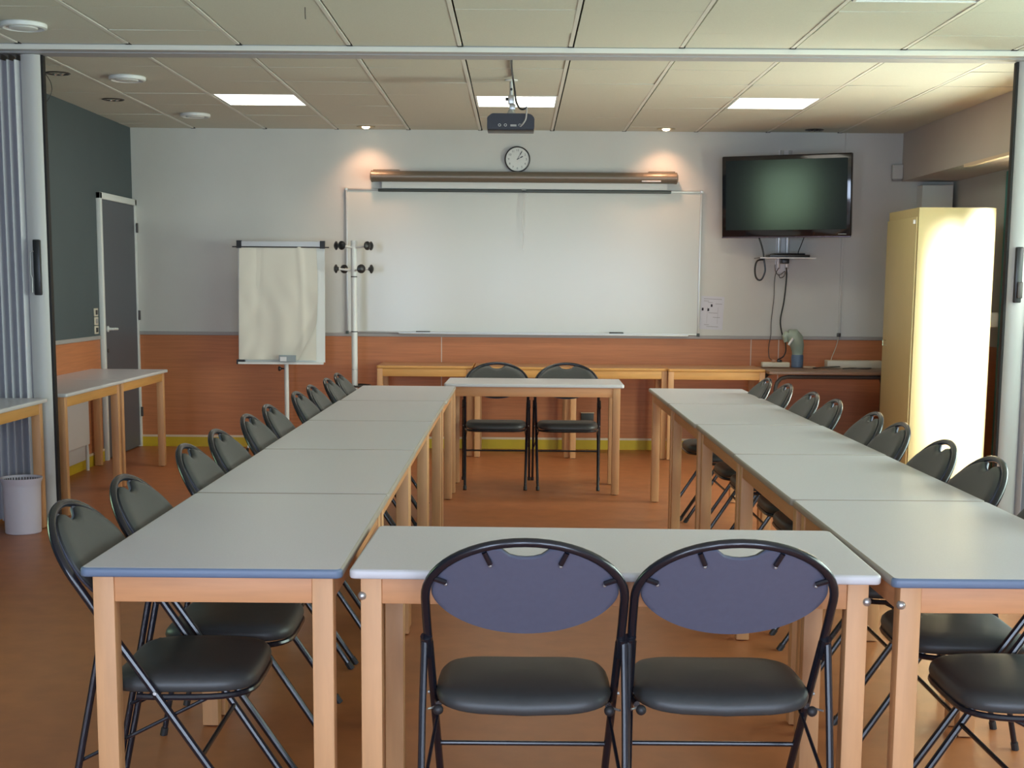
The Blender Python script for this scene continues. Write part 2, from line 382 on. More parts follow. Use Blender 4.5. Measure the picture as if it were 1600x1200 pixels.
# ------------------------------------------------------------------ tables
def round_rect(x0, x1, y0, y1, r, n=5):
    o = []
    for cx, cy, a0 in ((x1-r, y0+r, -PI/2), (x1-r, y1-r, 0), (x0+r, y1-r, PI/2), (x0+r, y0+r, PI)):
        for k in range(n+1): a = a0+PI/2*k/n; o.append((cx+r*math.cos(a), cy+r*math.sin(a)))
    return o
def make_table(label, group, L, W, H, edge, leg_m=M_WOODG, rail_m=M_WOODH, top_m=M_TOP, leg=.050, inset=.024, bolts=(), edge2=None, end_edge=None, th=.022, leg_faces=None):
    """L along local x, W along local y; origin on the floor under the centre"""
    t = thing('table', label, 'table', (0, 0, 0), 0, group)
    tb = B(); r = .012
    add_prism(tb, round_rect(-L/2+.006, L/2-.006, -W/2+.006, W/2-.006, r), H-th+.001, H, lambda a, b, h: (a, b, h)); top = obj('tabletop', tb, top_m, t)
    eb = B()
    # rounded edge band: sweep of a half-round profile
    o1 = round_rect(-L/2+.006, L/2-.006, -W/2+.006, W/2-.006, r, 5); cen = Vector((0, 0, 0))
    n = len(o1); prof = [(0, 0), (.004, .001), (.006, .005), (.006, th-.005), (.004, th-.001), (0, th)]
    rings = []
    for i in range(n):
        p0, p1, p2 = Vector(o1[i-1]), Vector(o1[i]), Vector(o1[(i+1) % n])
        tt = ((p1-p0).normalized()+(p2-p1).normalized()).normalized(); nn = Vector((tt.y, -tt.x))
        rings.append([eb.verts.new((p1.x+nn.x*a, p1.y+nn.y*a, H-th+b-.0003)) for a, b in prof])
    for i in range(n):
        a, b = rings[i], rings[(i+1) % n]
        for k in range(len(prof)-1):
            f = eb.faces.new((a[k], b[k], b[k+1], a[k+1]))
            c = (a[0].co+b[0].co)/2
            if end_edge and abs(c.x) > L/2-.03: f.material_index = 1
    obj('edge_band', eb, [edge, end_edge] if end_edge else [edge], top, angle=50)
    hx, hy = L/2-inset, W/2-inset
    for sx in (-1, 1):
        for sy in (-1, 1):
            lb = B(); x0, x1 = sorted((sx*hx, sx*(hx-leg))); y0, y1 = sorted((sy*hy, sy*(hy-leg)))
            add_box(lb, x0, x1, y0, y1, .004, H-th, .003)
            l_ = obj('leg', lb, leg_m, t)
            gb = B(); add_lathe(gb, [(.012, 0), (.012, .006)], (x0+x1)/2, (y0+y1)/2, 10); obj('glide', gb, M_DMET, l_)
            if (sx, sy) in bolts:
                bb = B(); add_sphere(bb, (sx*(hx-.004), sy*(hy-.004), H-th-.045), .011, 12, (1, 1, 1)); obj('bolt', bb, M_STEEL, l_)
    rh = .064; zt = H-th; ins = inset+.004; rw = .020
    for sy in (-1, 1):
        rb = B(); y0, y1 = sorted((sy*(W/2-ins), sy*(W/2-ins-rw))); add_box(rb, -hx+leg, hx-leg, y0, y1, zt-rh, zt-.0005, .002); obj('apron', rb, rail_m, t)
    for sx in (-1, 1):
        rb = B(); x0, x1 = sorted((sx*(L/2-ins), sx*(L/2-ins-rw))); add_box(rb, x0, x1, -hy+leg, hy-leg, zt-rh, zt-.0005, .002); obj('apron', rb, rail_m, t)
    return t
H = .74
# side rows: five tables each, long side in depth
GL, GR = 'grey tables of the left row', 'grey tables of the right row'
words = ['nearest table, with a blue-grey front edge', 'second table from the camera', 'middle table', 'fourth table from the camera', 'farthest table']
PT = 1.184
lc = (-1.013-.402)/2; rc = (.861+1.4673)/2
proto = make_table('x', GL, PT-.009, .611, H, M_EDGEP, end_edge=M_EDGEB)
proto['label'] = 'grey-topped beech nearest table of the left row, with a blue-grey front edge'
proto.location = (lc, 3.148+PT/2, 0); proto.rotation_euler = (0, 0, PI/2)
protoR = make_table('grey-topped beech nearest table of the right row, with a blue-grey front edge', GR, PT-.009, .606, H, M_EDGEP, end_edge=M_EDGEB, bolts=((-1, 1),))
protoR.location = (rc, 3.099+PT/2, 0); protoR.rotation_euler = (0, 0, PI/2)
second = make_table('grey-topped beech ' + words[1] + ' in the left row', GL, PT-.009, .611, H, M_EDGEP)
second.location = (lc, 3.148+PT*1.5, 0); second.rotation_euler = (0, 0, PI/2)
for k in range(2, 5):
    dup(second, (lc+rnd.uniform(-.004, .004), 3.148+PT*(k+.5), 0), PI/2, 'grey-topped beech ' + words[k] + ' in the left row', GL)
for k in range(1, 5):
    dup(second, (rc+rnd.uniform(-.004, .004), 3.099+PT*(k+.5), 0), PI/2, 'grey-topped beech ' + words[k] + ' in the right row', GR)
t = make_table('grey-topped beech table with white edge closing the rectangle, behind the two nearest chairs', 'cross tables', 1.232, .60, H, M_EDGEW, bolts=((-1, -1), (1, -1)))
t.location = (.2345, 3.145+.30, 0); t.rotation_euler = (0, 0, -.018)
t = make_table('grey-topped beech table at the far end, in front of the two far chairs', 'cross tables', 1.20, .60, .745, M_EDGEW)
t.location = (.118, 9.22+.30, 0); t.rotation_euler = (0, 0, -.015)
# left wall tables
GW = 'grey tables along the left wall'
lw = make_table('grey-topped wooden table behind the white waste bin, cut by the left edge', GW, 1.2, .585, H, M_EDGEW, rail_m=M_YWOOD, leg_m=M_WOODG)
lw.location = (-2.957, 7.83-.57, 0); lw.rotation_euler = (0, 0, PI/2)
dup(lw, (-2.955, 8.79, 0), PI/2, 'grey-topped wooden table along the left wall, just behind the folded partition', GW)
dup(lw, (-2.958, 10.0, 0), PI/2, 'grey-topped wooden table along the left wall, in front of the grey door', GW)
# back wall tables
GB = 'beech tables along the back wall'
xs = [(-1.148, -.356), (-.350, .440), (.444, 1.206), (1.222, 1.99)]
labs = ['beech table against the back wall, nearest the coat stand', 'beech table against the back wall, behind the left one of the two far chairs',
        'beech table against the back wall, behind the right one of the two far chairs', 'beech table against the back wall, joining the dark desk']
first = None
for i, (a, b_) in enumerate(xs):
    y = [11.30, 11.25, 11.20, 11.16][i]
    if first is None:
        first = make_table(labs[i], GB, .785, .555, H, M_YWOOD, leg_m=M_WOODG, rail_m=M_YWOOD, top_m=M_BTOP, inset=.004, leg=.045)
        first.location = ((a+b_)/2, y+.2775, 0)
    else:
        c = dup(first, ((a+b_)/2, y+.2775, 0), 0, labs[i], GB)
# dark desk
t = thing('desk', 'dark-topped desk with a rounded metal frame beside the cream cabinet', 'desk', (2.56, 11.35, 0))
bm = B(); add_box(bm, -.56, .56, -.34, .34, .71, .735, .004); obj('desktop', bm, M_DTOP, t)
for sx in (-1, 1):
    bm = B(); x = sx*.50
    add_tube(bm, [(x, -.29, 0.0), (x, -.29, .60), (x-sx*.01, -.29, .64), (x-sx*.04, -.29, .675), (x-sx*.09, -.29, .69)], .016); obj('leg', bm, M_DMET, t)
    bm = B(); add_tube(bm, [(x, .29, 0.0), (x, .29, .60), (x-sx*.01, .29, .64), (x-sx*.04, .29, .675), (x-sx*.09, .29, .69)], .016); obj('leg', bm, M_DMET, t)
for y in (-.29, .29):
    bm = B(); add_tube(bm, [(-.41, y, .69), (.41, y, .69)], .016); obj('frame_rail', bm, M_DMET, t)

# ------------------------------------------------------------------ folding chairs
def make_chair():
    t = thing('folding_chair', 'x', 'chair')
    LEAN = .66
    def back(v, z, off=0): return Vector((v, -.16+(.85-z)*LEAN+off*.83, z+off*.55))
    # local: x sideways, +y forward
    a, b_, zc = .226, .145, .695
    arch = []
    N = 28
    for i in range(N+1):
        th = PI*i/N
        arch.append(back(-a*math.cos(th), zc+b_*math.sin(th)))
    pts = [back(-.2235, .545), back(-.2255, .63)]+arch+[back(.2255, .63), back(.2235, .545)]
    bm = B(); add_tube(bm, pts, .0105, 12); obj('back_hoop', bm, M_BLACKT, t)
    for s in (-1, 1):
        # front leg: continues the hoop down and forward
        bm = B(); add_tube(bm, [back(s*.222, .575, -.002), back(s*.218, .42), back(s*.207, .012)], .0098, 10); fl = obj('leg', bm, M_BLACKT, t)
        fb_ = B(); add_tube(fb_, [back(s*.2073, .024), back(s*.207, .0)], .0122, 10); obj('foot_cap', fb_, M_RUB, fl)
        # rear leg: pivots at the sleeve
        bm = B(); add_tube(bm, [back(s*.232, .580, -.012), Vector((s*.235, -.022, .42)), Vector((s*.238, -.104, .012))], .0088, 10); rl = obj('leg', bm, M_BLACKT, t)
        fb_ = B(); add_tube(fb_, [Vector((s*.238, -.102, .024)), Vector((s*.2383, -.107, .0))], .0115, 10); obj('foot_cap', fb_, M_RUB, rl)
        # sleeve where both meet
        bm = B(); add_tube(bm, [back(s*.228, .590, -.005), back(s*.229, .540, -.008)], .0140, 10)
        sl = obj('sleeve', bm, M_BLACKT, t)
        rb = B()
        for z in (.577, .557): add_sphere(rb, back(s*.229, z, -.0195), .0032, 8)
        obj('rivet', rb, M_STEEL, sl)
        # ball stop and pivot bolt at the seat
        bm = B(); add_sphere(bm, (s*.200, .002, .413), .0125, 14); obj('ball_stop', bm, M_RUB, t)
        bm = B(); add_tube(bm, [(s*.200, .128, .418), (s*.232, .128, .418)], .0045, 8); add_tube(bm, [(s*.206, .010, .418), (s*.224, -.010, .418)], .0028, 8); obj('pivot_bolt', bm, M_STEEL, t)
        # link from seat front to rear leg
        bm = B(); add_tube(bm, [(s*.200, .26, .405), (s*.229, -.055, .25)], .0046, 8); obj('link_bar', bm, M_BLACKT, t)
    bm = B(); add_tube(bm, [back(-.214, .255), back(.214, .255)], .0062, 10); obj('stretcher', bm, M_BLACKT, t)
    # backrest shell with a hand hole at the top
    def outline():
        o = []
        top_a, top_b, low_b, zc2 = .2125, .130, .104, .704
        n = 36
        for i in range(n+1):           # right to left over the top
            th = PI*i/n; x = top_a*math.cos(th); z = zc2+top_b*max(0, math.sin(th))
            if abs(x) < .056:
                z = min(z, zc2+top_b-.004-.026*math.sqrt(max(0, 1-(x/.056)**2)))
            o.append((x, z))
        for i in range(1, n):          # left to right below
            th = PI+PI*i/n; o.append((top_a*math.cos(th), zc2+low_b*math.sin(th)*(abs(math.sin(th))**.1)))
        return o
    def shell(front, thick, m_, nm, inset=0):
        bm = B(); o = outline(); cx, cz = 0, .70
        if inset: o = [(x*(1-inset/.2), cz+(z-cz)*(1-inset/.11)) for x, z in o]
        def P(x, z, h):
            curve = -.012*(1-(x/.21)**2)
            return back(x, z, curve+h+.012)
        R = 5; rings = []
        def ring(f, h):
            return [bm.verts.new(P(cx+(x-cx)*f, cz+(z-cz)*f, h)) for x, z in o]
        prof = [(0.02, thick), (.2, thick), (.4, thick), (.6, thick), (.75, thick), (.87, thick*.98), (.95, thick*.8), (1, thick*.35), (1, 0), (.95, -.002), (.6, -.002), (.3, -.002), (.02, -.002)] if front else \
               [(.02, 0), (.3, 0), (.6, 0), (.9, 0), (1, 0), (1.0, -thick*.5), (.985, -thick), (.93, -thick), (.8, -thick), (.65, -thick), (.5, -thick), (.35, -thick), (.2, -thick), (.02, -thick)]
        rings = [ring(f, h) for f, h in prof]
        n = len(o)
        for p, q in zip(rings, rings[1:]):
            for k in range(n): bm.faces.new((p[k], p[(k+1) % n], q[(k+1) % n], q[k]))
        bm.faces.new(rings[0]); bm.faces.new(rings[-1][::-1])
        return obj(nm, bm, m_, t, angle=50)
    sh = shell(False, .007, M_BACKP, 'back_shell')
    shell(True, .016, M_VINYL, 'back_pad', .004)
    for x, z, dx, dz in ((-.078, .793, -.013, .026), (.078, .793, .013, .026), (-.178, .738, -.026, .012), (.178, .738, .026, .012)):
        bm = B(); cv = -.012*(1-(x/.21)**2)
        add_tube(bm, [back(x, z, cv-.001), back(x+dx, z+dz, -.006)], .0062, 8); cl = obj('clip', bm, M_BLACKT, sh)
        bm = B(); add_sphere(bm, back(x, z-.002, cv-.004), .0042, 8); obj('screw', bm, M_STEEL, sh)
    # seat: padded cushion on a bent tube
    bm = B(); o = []; n = 40
    for i in range(n):
        th = 2*PI*i/n; c_, s_ = math.cos(th), math.sin(th); ex = .36
        x = .211*math.copysign(abs(c_)**ex, c_); y = .180*math.copysign(abs(s_)**(.55 if s_ > 0 else .50), s_)
        if s_ < 0: x *= 1.0
        else: x *= 1-.05*s_
        o.append((x, .175+y))
    prof = [(.02, .050), (.35, .0495), (.65, .048), (.85, .0445), (.94, .038), (.985, .028), (1.0, .016), (.985, .004), (.95, 0), (.5, 0), (.02, 0)]
    rings = []
    for f, h in prof:
        rings.append([bm.verts.new((x*f, .175+(y-.175)*f, .410+h-.016*max(0, 1-(x*f/.211)**2)*(1 if y < .175 else .4)*((abs(y-.175)*f/.18)**1.5)+.003)) for x, y in o])
    for p, q in zip(rings, rings[1:]):
        for k in range(n): bm.faces.new((p[k], p[(k+1) % n], q[(k+1) % n], q[k]))
    bm.faces.new(rings[0][::-1]); bm.faces.new(rings[-1])
    obj('seat', bm, M_VINYL, t, angle=60)
    bm = B(); pts = []
    for i in range(25):
        th = -.12*PI+1.24*PI*i/24; c_, s_ = math.cos(th), math.sin(th)
        pts.append((.209*math.copysign(abs(c_)**.40, c_)*(1-.05*max(0, s_)), .175+.176*math.copysign(abs(s_)**.6, s_), .403))
    add_tube(bm, pts, .0080, 8); obj('seat_rail', bm, M_BLACKT, t)
    return t
chair0 = make_chair(); used = False
def place_chair(x, y, rz, label, group):
    global used
    if not used:
        chair0.location = (x, y, 0); chair0.rotation_euler = (0, 0, rz); chair0['label'] = label; chair0['group'] = group; used = True; return chair0
    return dup(chair0, (x, y, 0), rz, label, group)
G1, G2, G3, G4 = 'chairs with their backs to the camera', 'chairs behind the far table', 'chairs along the left row', 'chairs along the right row'
place_chair(.022, 3.135, .0, 'black folding chair seen from behind, left one of the nearest pair', G1)
place_chair(.497, 3.145, .0, 'black folding chair seen from behind, right one of the nearest pair', G1)
place_chair(-.145, 9.83, PI, 'black folding chair behind the far table, left one of the pair facing the camera', G2)
place_chair(.355, 9.83, PI, 'black folding chair behind the far table, right one of the pair facing the camera', G2)
ordw = ['nearest the camera', 'second from the camera', 'third from the camera', 'fourth from the camera', 'fifth from the camera', 'sixth from the camera',
        'seventh from the camera', 'eighth from the camera', 'next to the farthest', 'farthest from the camera']
for i, (x, y) in enumerate([(-0.995, 3.455), (-0.982, 3.931), (-0.992, 4.72), (-0.99, 5.205), (-0.994, 5.83), (-0.992, 6.311), (-0.984, 7.087), (-0.98, 7.565), (-0.968, 8.125), (-0.967, 8.60)]):
    place_chair(x, y, -PI/2+rnd.uniform(-.02, .02), 'black folding chair on the outer side of the left row, ' + ordw[i], G3)
for i, (x, y) in enumerate([(1.415, 3.34), (1.425, 3.86), (1.428, 4.538), (1.424, 5.04), (1.441, 5.693), (1.458, 6.175), (1.439, 6.87), (1.426, 7.345), (1.412, 7.97), (1.38, 8.45)]):
    place_chair(x, y, PI/2+rnd.uniform(-.02, .02), 'black folding chair on the outer side of the right row, ' + ordw[i], G4)

# ------------------------------------------------------------------ back wall things
# whiteboard
t = thing('whiteboard', 'large white board with aluminium frame hanging on the back wall', 'whiteboard', (.045, YW, .985))
bm = B(); add_box(bm, -1.485, 1.485, -.018, -.0005, .008, 1.195); obj('writing_surface', bm, M_WB, t, False)
bm = B()
for q in ((-1.497, -1.482, 0, 1.205), (1.482, 1.497, 0, 1.205), (-1.482, 1.482, 0, .015), (-1.482, 1.482, 1.19, 1.205)):
    add_box(bm, q[0], q[1], -.026, 0, q[2], q[3], .002)
obj('frame', bm, M_ALU, t)
bm = B(); add_box(bm, -1.05, 1.40, -.085, -.018, -.008, .004, .003); add_box(bm, -1.05, 1.40, -.085, -.080, .004, .012); obj('pen_tray', bm, M_ALU, t)
for sx in (-1, 1):
    for z in (.004, 1.2):
        bm = B(); add_box(bm, sx*1.492-.013, sx*1.492+.013, -.030, 0, z-.013, z+.013, .004); obj('corner_cap', bm, M_DBAR if z < 1 else M_ALU, t)
bm = B(); add_box(bm, -.02, .02, -.05, -.026, 1.188, 1.205, .003); obj('clip', bm, M_ALU, t)
tag(obj('eraser', (lambda b: (add_box(b, .78, .90, YW-.075, YW-.030, .9895, 1.008, .005), b)[1])(B()), M_DBAR), 'small dark board eraser lying on the pen tray of the whiteboard, right of centre', 'eraser')
tag(obj('marker_pen', (lambda b: (add_tube(b, [(-.86, YW-.05, .9975), (-.74, YW-.052, .9975)], .008, 10), b)[1])(B()), M_DBAR), 'dark marker pen lying on the pen tray of the whiteboard, at its left end', 'pen')
# projection screen
t = thing('projection_screen', 'rolled-up projection screen in a long bronze case above the whiteboard', 'projection screen', (.045, YW-.06, 2.29))
bm = B(); add_tube(bm, [(-1.262, 0, 0), (1.262, 0, 0)], .045, 20); obj('case', bm, M_BRONZE, t)
for s in (-1, 1):
    bm = B(); add_tube(bm, [(s*1.262, 0, 0), (s*1.275, 0, 0), (s*1.285, 0, 0)], .047, 20, radii=[.048, .048, .030]); obj('end_cap', bm, M_BRONZE, t)
    bm = B(); add_box(bm, s*1.15-.11, s*1.15+.11, -.01, .058, .042, .056, .003); obj('bracket', bm, M_BRONZE, t)
bm = B(); add_box(bm, .98, 1.14, -.0475, -.040, -.034, -.022, .001); obj('nameplate', bm, M_EDGEW, t)
bm = B(); add_box(bm, -1.19, 1.20, .020, .022, -.095, -.03); obj('screen_fabric', bm, M_FABRIC, t, False)
bm = B(); add_box(bm, -1.222, 1.235, .010, .032, -.125, -.100, .006); bar = obj('bottom_bar', bm, M_DBAR, t)
bm = B(); add_tube(bm, [(0, .008, -.125), (.002, .004, -.20), (-.012, .002, -.33), (.004, .002, -.47), (-.008, .002, -.52), (.0, .002, -.60)], .0022, 6)
add_tube(bm, [(.012, .008, -.125), (.008, .004, -.22), (.010, .002, -.34), (.006, .002, -.46)], .0018, 6)
add_tube(bm, [(.016+.014*math.cos(a*PI/8), .0, -.145+.014*math.sin(a*PI/8)) for a in range(16)], .002, 6, closed=True); obj('pull_cord', bm, M_PLAST, t)
# clock
t = thing('wall_clock', 'round white wall clock with thin black rim above the projection screen', 'clock', (-.011, YW, 2.440))
R_ = .105
bm = B(); add_lathe(bm, [(R_, -.0005), (R_+.003, -.02), (R_, -.032), (R_-.007, -.034), (R_-.009, -.026), (R_-.009, -.012)], 0, 0, 48, 'y'); obj('rim', bm, M_BLACK, t)
bm = B(); add_lathe(bm, [(R_-.0085, -.011), (R_-.0085, -.027)], 0, 0, 48, 'y'); face = obj('dial', bm, mat('dial_white', (.66, .67, .63), .35), t)
for k in range(1, 13):
    me = text_mesh(str(k), .025); me.materials.append(M_DBAR)
    o = bpy.data.objects.new('numeral', me); col.objects.link(o); o.parent = face
    a = PI/2-2*PI*k/12; o.location = (.074*math.cos(a), -.0275, .074*math.sin(a)); o.rotation_euler = (PI/2, 0, 0)
def hand(deg, L, w_, d):
    a = math.radians(90-deg); u = Vector((math.cos(a), 0, math.sin(a))); v = Vector((-u.z, 0, u.x)); bm = B()
    o = [(-.006, -w_*.6), (-.006, w_*.6), (L*.55, w_*.45), (L*.6, w_), (L*.95, w_), (L, 0), (L*.95, -w_), (L*.6, -w_), (L*.55, -w_*.45)]
    add_prism(bm, o, d-.001, d, lambda x, y, h: tuple(u*x+v*y+Vector((0, h, 0)))); obj('clock_hand', bm, M_BLACK, t)
hand(30, .076, .0034, -.0300); hand(62, .052, .0042, -.0285)
# notice sheet
t = thing('notice_sheet', 'small white printed notice sheet on the wall between whiteboard and television', 'notice', (1.652, YW, 1.175), 0)
t.rotation_euler = (0, .04, 0)
bm = B(); add_box(bm, -.098, .098, -.0022, -.0008, -.14, .14); sh = obj('sheet', bm, M_PAPER2, t, False)
bm = B()
for (x0, x1, z) in ((-.075, .078, .118), (-.075, -.03, .100), (-.04, .0, .088), (.025, .082, .078), (-.03, .045, .001), (.01, .07, -.036), (-.04, .06, -.115), (-.06, -.02, -.10)):
    add_box(bm, x0, x1, -.0028, -.0020, z-.002, z+.002)
for x in (.05, -.04): add_box(bm, x-.0008, x+.0008, -.0028, -.002, -.09, .05)
obj('printed_lines', bm, M_INK, sh, False)
bm = B()
for x, z in ((-.080, .030), (-.032, .027), (-.006, .063)): add_box(bm, x-.008, x+.007, -.0030, -.0022, z-.012, z+.011, .002)
obj('printed_marks', bm, M_INKD, sh, False)
# television on swivelling wall mount
ang = math.radians(-25)
t = thing('television', 'large black flat television tilted towards the left, high on the back wall at the right', 'television', (2.165, 11.46, 2.130), ang)
t.rotation_euler = (math.radians(5), 0, ang)
w2, h2 = .532, .326
bm = B(); add_box(bm, -w2, w2, -.004, .05, -h2, h2, .010, 3); add_box(bm, -w2*.6, w2*.6, .05, .085, -h2*.7, h2*.6, .02, 2); obj('casing', bm, M_TVB, t)
bm = B(); add_box(bm, -w2+.034, w2-.034, -.0055, -.003, -h2+.056, h2-.036); obj('screen', bm, M_SCREEN, t, False)
bm = B(); add_box(bm, -w2, w2, -.006, .02, -h2-.008, -h2+.003, .003); obj('lower_trim', bm, mat('purple_grey_trim', (.12, .10, .14), .25, metal=.4), t)
bm = B(); add_box(bm, w2-.10, w2-.035, -.007, -.004, -h2+.016, -h2+.020); obj('brand_strip', bm, M_STEEL, t, False)
t = thing('wall_mount', 'silver two-rail wall mount with small shelf under the television', 'wall mount', (2.235, YW, 1.55))
for x in (-.036, .036):
    bm = B(); add_box(bm, x-.014, x+.014, -.035, -.0005, 0, .98, .004); obj('rail', bm, M_ALU, t)
bm = B(); add_box(bm, -.06, .06, -.008, -.0005, -.03, .98, .002); obj('back_plate', bm, M_PLAST, t)
bm = B(); add_box(bm, -.245, .215, -.33, -.036, .082, .090, .002); sf = obj('shelf', bm, M_SCREEN, t)
bm = B(); add_box(bm, -.245, .215, -.334, -.329, .080, .091, .001); obj('shelf_edge', bm, M_EDGEW, sf)
bm = B(); add_box(bm, -.03, .03, -.16, -.03, .042, .080, .006); obj('shelf_bracket', bm, M_BLACK, t)
bm = B(); add_tube(bm, [(0, -.03, .60), (-.02, -.14, .60), (-.03, -.335, .60)], .022, 12); obj('arm', bm, M_DMET, t)
t = thing('media_player', 'flat black box lying on the shelf under the television', 'media player', (2.24, YW-.20, 1.641))
bm = B(); add_box(bm, -.165, .165, -.11, .11, 0, .022, .004); obj('casing', bm, M_BLACK, t)
bm = B(); add_box(bm, -.13, .13, -.09, .09, .022, .034, .006); obj('lid', bm, M_BLACKT, t)
def cable(label, pts, r, m_=M_BLACK, cat='cable', name='cable'):
    # smooth the polyline with Catmull-Rom
    P = [Vector(p) for p in pts]; out = []
    for i in range(len(P)-1):
        p0 = P[max(i-1, 0)]; p1 = P[i]; p2 = P[i+1]; p3 = P[min(i+2, len(P)-1)]
        for k in range(6):
            u = k/6; out.append(.5*((2*p1)+(-p0+p2)*u+(2*p0-5*p1+4*p2-p3)*u*u+(-p0+3*p1-3*p2+p3)*u**3))
    out.append(P[-1]); bm = B(); add_tube(bm, out, r, 8); return tag(obj(name, bm, m_), label, cat)
yk = YW-.30
cable('thick black cable looping down left of the shelf under the television', [(1.955, 11.62, 1.87), (1.985, 11.60, 1.80), (2.015, 11.58, 1.70), (2.03, 11.57, 1.60), (2.038, 11.57, 1.53), (2.015, 11.57, 1.465), (1.985, 11.57, 1.455), (1.960, 11.57, 1.49), (1.955, 11.57, 1.56), (1.975, 11.58, 1.612), (2.03, 11.60, 1.622)], .0075)
cable('thin black cable between the television and the box on the shelf', [(2.33, 11.44, 1.82), (2.33, 11.55, 1.76), (2.325, 11.66, 1.69), (2.33, 11.69, 1.672)], .004)
cable('thin dark cable hanging left of the pair from the television mount to the power strip', [(2.20, 11.84, 1.56), (2.168, 11.83, 1.48), (2.165, 11.83, 1.30), (2.150, 11.83, 1.12), (2.150, 11.83, 1.00), (2.130, 11.80, .90), (2.108, 11.65, .82), (2.105, 11.545, .805)], .0035, M_DMET)
cable('black power cable hanging right of the pair from television mount to power strip', [(2.262, 11.83, 1.56), (2.265, 11.82, 1.48), (2.25, 11.82, 1.28), (2.225, 11.82, 1.12), (2.245, 11.82, 1.0), (2.27, 11.80, .93), (2.265, 11.75, .86), (2.225, 11.65, .82), (2.165, 11.545, .803)], .0058)
cable('thin grey cable loops dangling at the foot of the television mount', [(2.17, 11.85, 1.585), (2.175, 11.83, 1.52), (2.21, 11.83, 1.50), (2.25, 11.83, 1.53), (2.245, 11.83, 1.49), (2.215, 11.83, 1.475), (2.20, 11.83, 1.50)], .0028, M_DMET)
bm = B(); add_box(bm, 2.727, 2.747, YW-.012, YW, .985, HC, .002); tag(obj('cable_trunking', bm, M_WALL), 'narrow white vertical cable trunking on the back wall right of the television', 'trunking')
# mannequin-like green device, power strip, boxes on the desk
DZ = .7355
t = thing('power_strip', 'cream multi-socket block on the dark desk below the television cables', 'power strip', (2.135, 11.50, .741))
bm = B(); add_box(bm, -.115, .115, -.04, .04, 0, .042, .010, 3); obj('housing', bm, M_CREAMP, t)
bm = B(); add_box(bm, -.032, .0, -.018, .018, .042, .066, .006); obj('plug', bm, mat('brown_plug', (.35, .17, .10), .5), t)
bm = B(); add_box(bm, .012, .052, -.018, .018, .042, .062, .006); obj('plug', bm, M_BLACK, t)
t = thing('desk_lamp', 'sage green device with a curved head on a slate blue cylinder, on the dark desk', 'device', (2.335, 11.60, DZ))
t.scale = (1.08,)*3
bm = B(); add_lathe(bm, [(.043, 0), (.046, .004), (.046, .090), (.043, .098)], 0, 0, 24); obj('base', bm, M_BLUEP, t)
bm = B(); add_tube(bm, [(0, 0, .097), (.0, 0, .125), (-.005, -.01, .165), (-.025, -.02, .215), (-.050, -.03, .250), (-.085, -.03, .262)], .05, 16, radii=[.042, .045, .052, .062, .055, .032]); obj('head', bm, M_GREEN, t)
bm = B(); add_tube(bm, [(-.085, -.03, .262), (-.108, -.035, .235), (-.100, -.035, .195)], .02, 12, radii=[.028, .026, .014]); obj('nozzle', bm, M_GREEN, t)
bm = B(); add_tube(bm, [(-.088, -.085, .175), (-.055, -.088, .225)], .009, 8); obj('lever', bm, M_PLAST, t)
bm = B(); add_box(bm, -.23, .23, -.06, .06, 0, .062, .006); o = obj('cardboard_box', bm, M_CREAMP, None, loc=(2.80, 11.58, DZ)); tag(o, 'long flat cream box lying on the dark desk beside the cabinet', 'box')
cable('grey cable coiled flat on the desk in front of the long cream box', [(2.50, 11.45, .745), (2.56, 11.42, .748), (2.63, 11.43, .752), (2.66, 11.46, .752), (2.62, 11.485, .75), (2.55, 11.48, .747), (2.47, 11.44, .742), (2.43, 11.42, .742)], .0045, M_DMET)
bm = B(); add_box(bm, -.05, .05, -.03, .03, 0, .018, .006); o = obj('adapter', bm, mat('tan_plastic', (.45, .30, .20), .5), None, loc=(2.41, 11.47, DZ)); tag(o, 'small tan plug adapter on the dark desk between the blue cylinder and the long box', 'adapter')
cable('dark cables piled at the right end of the dark desk beside the cabinet', [(2.66, 11.36, .742), (2.75, 11.38, .746), (2.84, 11.35, .742), (2.90, 11.39, .745), (2.83, 11.43, .742), (2.74, 11.41, .742)], .0045, M_DMET)
cable('thin white cable running down from the grey rail to the dark desk', [(2.727, 11.855, 1.005), (2.722, 11.845, .95), (2.70, 11.83, .88), (2.67, 11.80, .82), (2.64, 11.74, .765), (2.62, 11.72, .745)], .0035, M_CREAMP)
bm = B(); add_box(bm, 2.715, 2.745, YW-.045, YW-.0165, .985, 1.015, .004); tag(obj('cable_outlet', bm, M_DMET), 'tiny grey cable outlet at the foot of the vertical trunking', 'outlet')
t = thing('wall_socket', 'grey wall socket low on the back wall behind the far right chair', 'socket', (.606, YW-.006, .268))
bm = B(); add_box(bm, -.055, .055, -.022, -.001, -.05, .05, .004); obj('plate', bm, M_DBAR, t)
bm = B(); add_box(bm, -.058, .058, -.024, -.001, .046, .054, .002); obj('cover_lip', bm, M_CREAM, t)

# ------------------------------------------------------------------ flip chart and coat stand
t = thing('flipchart_easel', 'white flip chart easel with hanging paper in front of the back wall', 'flip chart', (-1.935, 11.45, 0))
tilt = .05
def fc(x, d, z): return Vector((x-.008*(z-.76)*0, d+(z-.76)*tilt-.02, z))
def panel(bm, x0, x1, z0, z1, d0, d1):
    vs = [bm.verts.new(fc(x, d, z)) for z in (z0, z1) for d in (d0, d1) for x in (x0, x1)]
    for q in ((0, 2, 3, 1), (4, 5, 7, 6), (0, 1, 5, 4), (2, 6, 7, 3), (0, 4, 6, 2), (1, 3, 7, 5)): bm.faces.new([vs[i] for i in q])
bm = B(); panel(bm, -.355, .355, .755, 1.72, 0, .016); obj('board', bm, M_WHITE, t, False)
bm = B(); panel(bm, -.345, .345, 1.685, 1.735, -.022, -.001); cb = obj('clamp_bar', bm, M_ALU, t, False)
